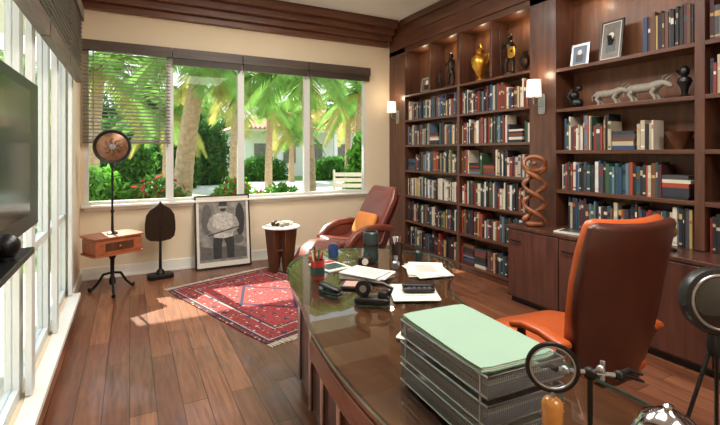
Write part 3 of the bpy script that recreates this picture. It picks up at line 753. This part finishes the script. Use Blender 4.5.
# ------------------------------------------------------------------ TV + ledge left
m=MB()
m.bb(-.385,-.345,1.15,2.28,1.30,1.88,mBlack); m.bb(-.3448,-.343,1.19,2.10,1.36,1.84,mScreen)
m.bb(-.53,-.375,1.60,1.75,1.50,1.68,mBlack)
m.done('wall_television',bevel=.004)
m=MB(); m.bb(XL+.002,-.30,1.0,1.92,1.24,1.262,mBlack)
for y in (1.1,1.8): m.bb(XL+.002,-.42,y-.01,y+.01,1.16,1.24,mBlack)
m.done('wall_shelf',bevel=.003)
m=MB(); m.sphere((0,0,.045),.038,mBlack); m.lathe([(.025,0),(.025,.012)],mBlack); m.done('round_speaker',(-.34,1.71,1.263))
for (x,y) in ((1.9,5.3),(3.0,4.6),(1.0,4.0)):
    m=MB(); m.lathe([(.07,-.004),(.075,0)],mTrimW); m.lathe([(.001,-.006),(.05,-.006),(.05,-.004)],mDown); m.done('recessed_downlight',(x,y,ZC-.001))

# ------------------------------------------------------------------ exterior
def ground_mat():
    m,nt,b=newmat('garden_ground')
    N=nt.nodes.new; L=nt.links.new
    tc=N('ShaderNodeTexCoord'); sp=N('ShaderNodeSeparateXYZ'); L(tc.outputs['Object'],sp.inputs[0])
    n=N('ShaderNodeTexNoise'); n.inputs['Scale'].default_value=.6; L(tc.outputs['Object'],n.inputs['Vector'])
    a=N('ShaderNodeMath'); a.operation='ADD'; L(sp.outputs[1],a.inputs[0]); L(n.outputs['Fac'],a.inputs[1])
    r=N('ShaderNodeValToRGB'); r.color_ramp.interpolation='CONSTANT'; mr=N('ShaderNodeMapRange'); mr.inputs[1].default_value=0; mr.inputs[2].default_value=60; L(a.outputs[0],mr.inputs[0]); L(mr.outputs[0],r.inputs[0])
    r.color_ramp.elements[0].color=lin((206,198,182)); r.color_ramp.elements[1].position=8.2/60; r.color_ramp.elements[1].color=lin((104,140,62))
    e=r.color_ramp.elements.new(11/60); e.color=lin((214,206,190)); e=r.color_ramp.elements.new(26/60); e.color=lin((112,146,66))
    L(r.outputs[0],b.inputs['Base Color']); b.inputs['Roughness'].default_value=.9
    return m
mGround=ground_mat()
mStucco=mat('white_stucco',(236,232,226),.8,var=.02); mTile=mat('terracotta_tile',(172,84,60),.7,var=.2,vscale=8); mTrunk=mat('palm_trunk',(176,148,120),.9,var=.3,vscale=12,bump=.5,bscale=20)
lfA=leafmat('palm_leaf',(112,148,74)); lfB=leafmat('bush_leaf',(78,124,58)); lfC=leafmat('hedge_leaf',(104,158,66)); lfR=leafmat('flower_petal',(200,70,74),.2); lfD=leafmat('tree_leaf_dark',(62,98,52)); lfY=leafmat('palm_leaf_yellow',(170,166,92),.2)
m=MB(); m.bb(-40,60,YB+.16,80,-.3,-.15,mGround); m.bb(-40,XL-.16,-20,YB+.16,-.3,-.15,mGround); m.done('ground_exterior')
m=MB(); m.bb(-2.2,6.5,YB+.16,8.30,3.42,3.52,mStucco); m.bb(-2.2,6.5,8.25,8.35,3.40,3.54,mTrimW); m.done('sun_block_slab')  # unseen slab, added to cut the sun down to a floor strip
def palm(name,x,y,h,r,n=20,L=2.3,lean=.2,seed=1):
    rr=random.Random(seed); m=MB()
    pts=[];rs=[]
    for i in range(41):
        t=i/40; pts.append((lean*t*t,0,-.15+t*(h+.15))); rs.append(r*(1.15-.3*t)*(1+.06*(i%2)))
    m.tube(pts,rs,mTrunk,14)
    top=Vector((lean,0,h))
    m.sphere(tuple(top),r*1.1,mTrunk,sc=(1,1,1.4))
    V={0:[],1:[]};F={0:[],1:[]}
    for k in range(n):
        az=k*2.399+rr.uniform(-.2,.2); el=rr.uniform(-.25,1.15); LL=L*rr.uniform(.8,1.1); g=1 if el<.0 else 0
        vs,fs=V[g],F[g]
        d=Vector((math.cos(az)*math.cos(el),math.sin(az)*math.cos(el),math.sin(el))); side=Vector((-math.sin(az),math.cos(az),0))
        prev=top.copy(); ra=[prev.copy()]; dr=d.copy()
        for i in range(14):
            dr=(dr+Vector((0,0,-.115))).normalized(); prev=prev+dr*LL/14; ra.append(prev.copy())
        m.tube([tuple(p) for p in ra],[.022*(1-i/16) for i in range(15)],lfY,5)
        for i in range(1,60):
            t=i/60*14; a=int(t); f=t-a; p=ra[a].lerp(ra[min(a+1,14)],f); tg=(ra[min(a+1,14)]-ra[a]).normalized()
            ll=.5*math.sin(pi*min(1,.12+.85*i/60))+.08
            for sg in (-1,1):
                dd=(side*sg*.8+tg*.6+Vector((0,0,-.35+rr.uniform(-.2,.15)))).normalized()
                q=p+dd*ll+Vector((0,0,-.1*ll)); wv=tg*.018; o=len(vs)
                vs+= [tuple(p-wv),tuple(p+wv),tuple(p+dd*ll*.5+wv),tuple(q),tuple(p+dd*ll*.5-wv)]; fs.append((o,o+1,o+2,o+3,o+4))
    m.add(V[0],F[0],lfA); m.add(V[1],F[1],lfY); return m.done(name,(x,y,0))
palm('palm_tree',1.05,10.7,3.9,.19,18,2.0,.5,3)
palm('palm_tree',4.25,10.8,3.8,.13,20,2.3,-.25,5)
palm('palm_tree',-.9,13.5,3.8,.16,20,2.5,.2,8)
palm('palm_tree',3.2,15.5,4.1,.14,20,2.7,.2,11)
palm('palm_tree',7.4,14.2,3.8,.16,20,2.7,.2,12)
palm('palm_tree',1.3,19.0,3.2,.15,24,2.6,.1,14)
palm('palm_tree',5.6,19.5,3.6,.15,24,2.8,.1,21)
palm('palm_tree',-3.2,19.0,4.2,.15,22,3.0,.1,22)
palm('palm_tree',10.6,21.5,3.8,.15,24,3.0,.1,23)
palm('palm_tree',8.4,24.5,2.8,.15,24,2.4,.1,24)
palm('palm_tree',-5.2,10.5,3.4,.16,18,2.4,.2,18)
def bush(name,x,y,z,sx,sy,sz,n,mt,s=.09,seed=1,m2=None):
    rr=random.Random(seed); m=MB()
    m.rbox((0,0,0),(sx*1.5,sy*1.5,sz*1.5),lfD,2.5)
    for g,mm in ((0,mt),(1,m2 or mt)):
        vs=[];fs=[]
        for i in range(n if g==0 else n//5):
            a=rr.uniform(0,2*pi); u=rr.uniform(-1,1); q=math.sqrt(1-u*u); k=rr.uniform(.72,1.08)*(1+.12*math.sin(5*a+seed)*q)
            p=Vector((sx*q*math.cos(a),sy*q*math.sin(a),sz*u))*k
            E=Euler((rr.uniform(-1.2,1.2),rr.uniform(-1.2,1.2),rr.uniform(0,6.3))).to_matrix(); w=s*rr.uniform(.6,1.3); l=w*1.9
            o=len(vs); vs+=[tuple(p+E@Vector(v)) for v in ((-l/2,0,0),(0,-w/3,0),(l/2,0,0),(0,w/3,0))]; fs.append((o,o+1,o+2,o+3))
        m.add(vs,fs,mm)
    return m.done(name,(x,y,z))
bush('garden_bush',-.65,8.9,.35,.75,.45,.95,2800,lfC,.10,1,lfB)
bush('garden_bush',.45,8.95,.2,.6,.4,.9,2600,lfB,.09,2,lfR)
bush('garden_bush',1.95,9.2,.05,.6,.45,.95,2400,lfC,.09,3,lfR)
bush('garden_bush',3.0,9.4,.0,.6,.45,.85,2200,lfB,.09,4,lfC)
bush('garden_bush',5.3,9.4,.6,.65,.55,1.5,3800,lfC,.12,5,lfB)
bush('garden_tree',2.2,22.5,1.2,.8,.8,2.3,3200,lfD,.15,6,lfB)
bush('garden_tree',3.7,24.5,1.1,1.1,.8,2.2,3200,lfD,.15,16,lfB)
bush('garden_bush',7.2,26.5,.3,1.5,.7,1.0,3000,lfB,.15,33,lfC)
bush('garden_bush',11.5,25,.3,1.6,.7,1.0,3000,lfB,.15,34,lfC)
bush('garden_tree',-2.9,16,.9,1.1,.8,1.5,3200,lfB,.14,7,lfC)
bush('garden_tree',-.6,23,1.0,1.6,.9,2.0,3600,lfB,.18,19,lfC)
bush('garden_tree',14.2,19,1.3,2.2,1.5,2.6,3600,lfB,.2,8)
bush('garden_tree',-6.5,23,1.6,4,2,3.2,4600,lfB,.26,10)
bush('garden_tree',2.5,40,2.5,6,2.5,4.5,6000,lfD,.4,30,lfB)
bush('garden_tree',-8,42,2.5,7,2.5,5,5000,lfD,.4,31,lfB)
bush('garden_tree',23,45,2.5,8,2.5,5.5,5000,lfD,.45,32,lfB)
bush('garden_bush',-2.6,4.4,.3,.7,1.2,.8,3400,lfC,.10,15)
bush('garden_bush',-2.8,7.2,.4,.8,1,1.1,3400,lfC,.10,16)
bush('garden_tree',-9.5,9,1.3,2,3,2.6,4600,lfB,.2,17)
m=MB()
HYY=30
m.bb(7.0,19,HYY,HYY+7,-.15,3.0,mStucco)
for k in range(5):
    x=7.6+k*2.1; m.bb(x,x+.9,HYY-.04,HYY,.8,2.2,mGrey); m.bb(x-.05,x+.95,HYY-.06,HYY-.04,.72,.8,mTrimW)
    m.bb(x+1.35,x+1.6,HYY-1.2,HYY-.95,-.15,2.9,mStucco)
m.bb(6.4,19.6,HYY-1.4,HYY+7.4,3.0,3.18,mTrimW)
m.add([(6.2,HYY-1.6,3.18),(19.8,HYY-1.6,3.18),(19.8,HYY+7.6,3.18),(6.2,HYY+7.6,3.18),(10,HYY+3,5.0),(16.5,HYY+3,5.0)],[(0,1,5,4),(1,2,5),(2,3,4,5),(3,0,4),(3,2,1,0)],mTile)
x=6.4
while x<16.4:
    tz=min(1,(x-6.2)/3.8)
    m.cyl((x,HYY-1.6,3.2),(x,HYY-1.6+4.6*tz,3.2+1.82*tz),.08,mTile,6)
    x+=.3
m.done('neighbour_house')
m=MB()
for sx in (-.28,.28):
    m.tube([(sx,-.3,-.14),(sx,-.3,.55),(sx,.28,.58)],.025,mTrimW); m.tube([(sx,.3,-.14),(sx,.3,.45),(sx,.42,1.25)],.025,mTrimW)
for k in range(6): m.box((0,-.25+k*.1,.38),(.56,.07,.02),mTrimW)
for k in range(7): m.box((0,.32+k*.0155,.5+k*.11),(.56,.02,.075),mTrimW)
m.done('patio_chair',(4.0,8.0,0),2.6)

# ------------------------------------------------------------------ light
w=D.worlds.new('sky_world'); scene.world=w; w.use_nodes=True; nt=w.node_tree
bg=nt.nodes['Background']; tc=nt.nodes.new('ShaderNodeTexCoord'); sp=nt.nodes.new('ShaderNodeSeparateXYZ'); r=nt.nodes.new('ShaderNodeValToRGB')
r.color_ramp.elements[0].position=0; r.color_ramp.elements[0].color=(1,.99,.97,1); r.color_ramp.elements[1].position=.7; r.color_ramp.elements[1].color=(.6,.78,1,1)
nt.links.new(tc.outputs['Generated'],sp.inputs[0]); nt.links.new(sp.outputs[2],r.inputs[0]); nt.links.new(r.outputs[0],bg.inputs[0]); bg.inputs[1].default_value=1.8
s=D.lights.new('sun','SUN'); s.energy=13; s.color=(1,.92,.78); s.angle=.01
o=D.objects.new('sun',s); scene.collection.objects.link(o); o.rotation_euler=Vector((.20,-.75,-.66)).to_track_quat('-Z','Y').to_euler()
for i,(x,y,e,sx,sy) in enumerate([(1.7,-.9,75,1.6,1.6),(1.7,1.7,80,1.4,1.4),(1.5,4.0,92,1.4,1.4)]):  # added fill lamps, out of view, to brighten the room
    l=D.lights.new('ceiling_fill','AREA'); l.energy=e; l.shape='RECTANGLE'; l.size=sx; l.size_y=sy; l.color=(1,.96,.90)
    o=D.objects.new('ceiling_fill',l); scene.collection.objects.link(o); o.location=(x,y,ZC-.03)

cam=D.cameras.new('camera'); cam.sensor_width=36; cam.lens=21.75; cam.shift_y=-.084; cam.clip_start=.02; cam.clip_end=200
co=D.objects.new('camera',cam); scene.collection.objects.link(co); co.location=(0,0,1.6); co.rotation_euler=(pi/2,0,math.radians(-27.9))
scene.camera=co
scene.view_settings.view_transform='Standard'
scene.view_settings.look='None'
scene.view_settings.exposure=.25
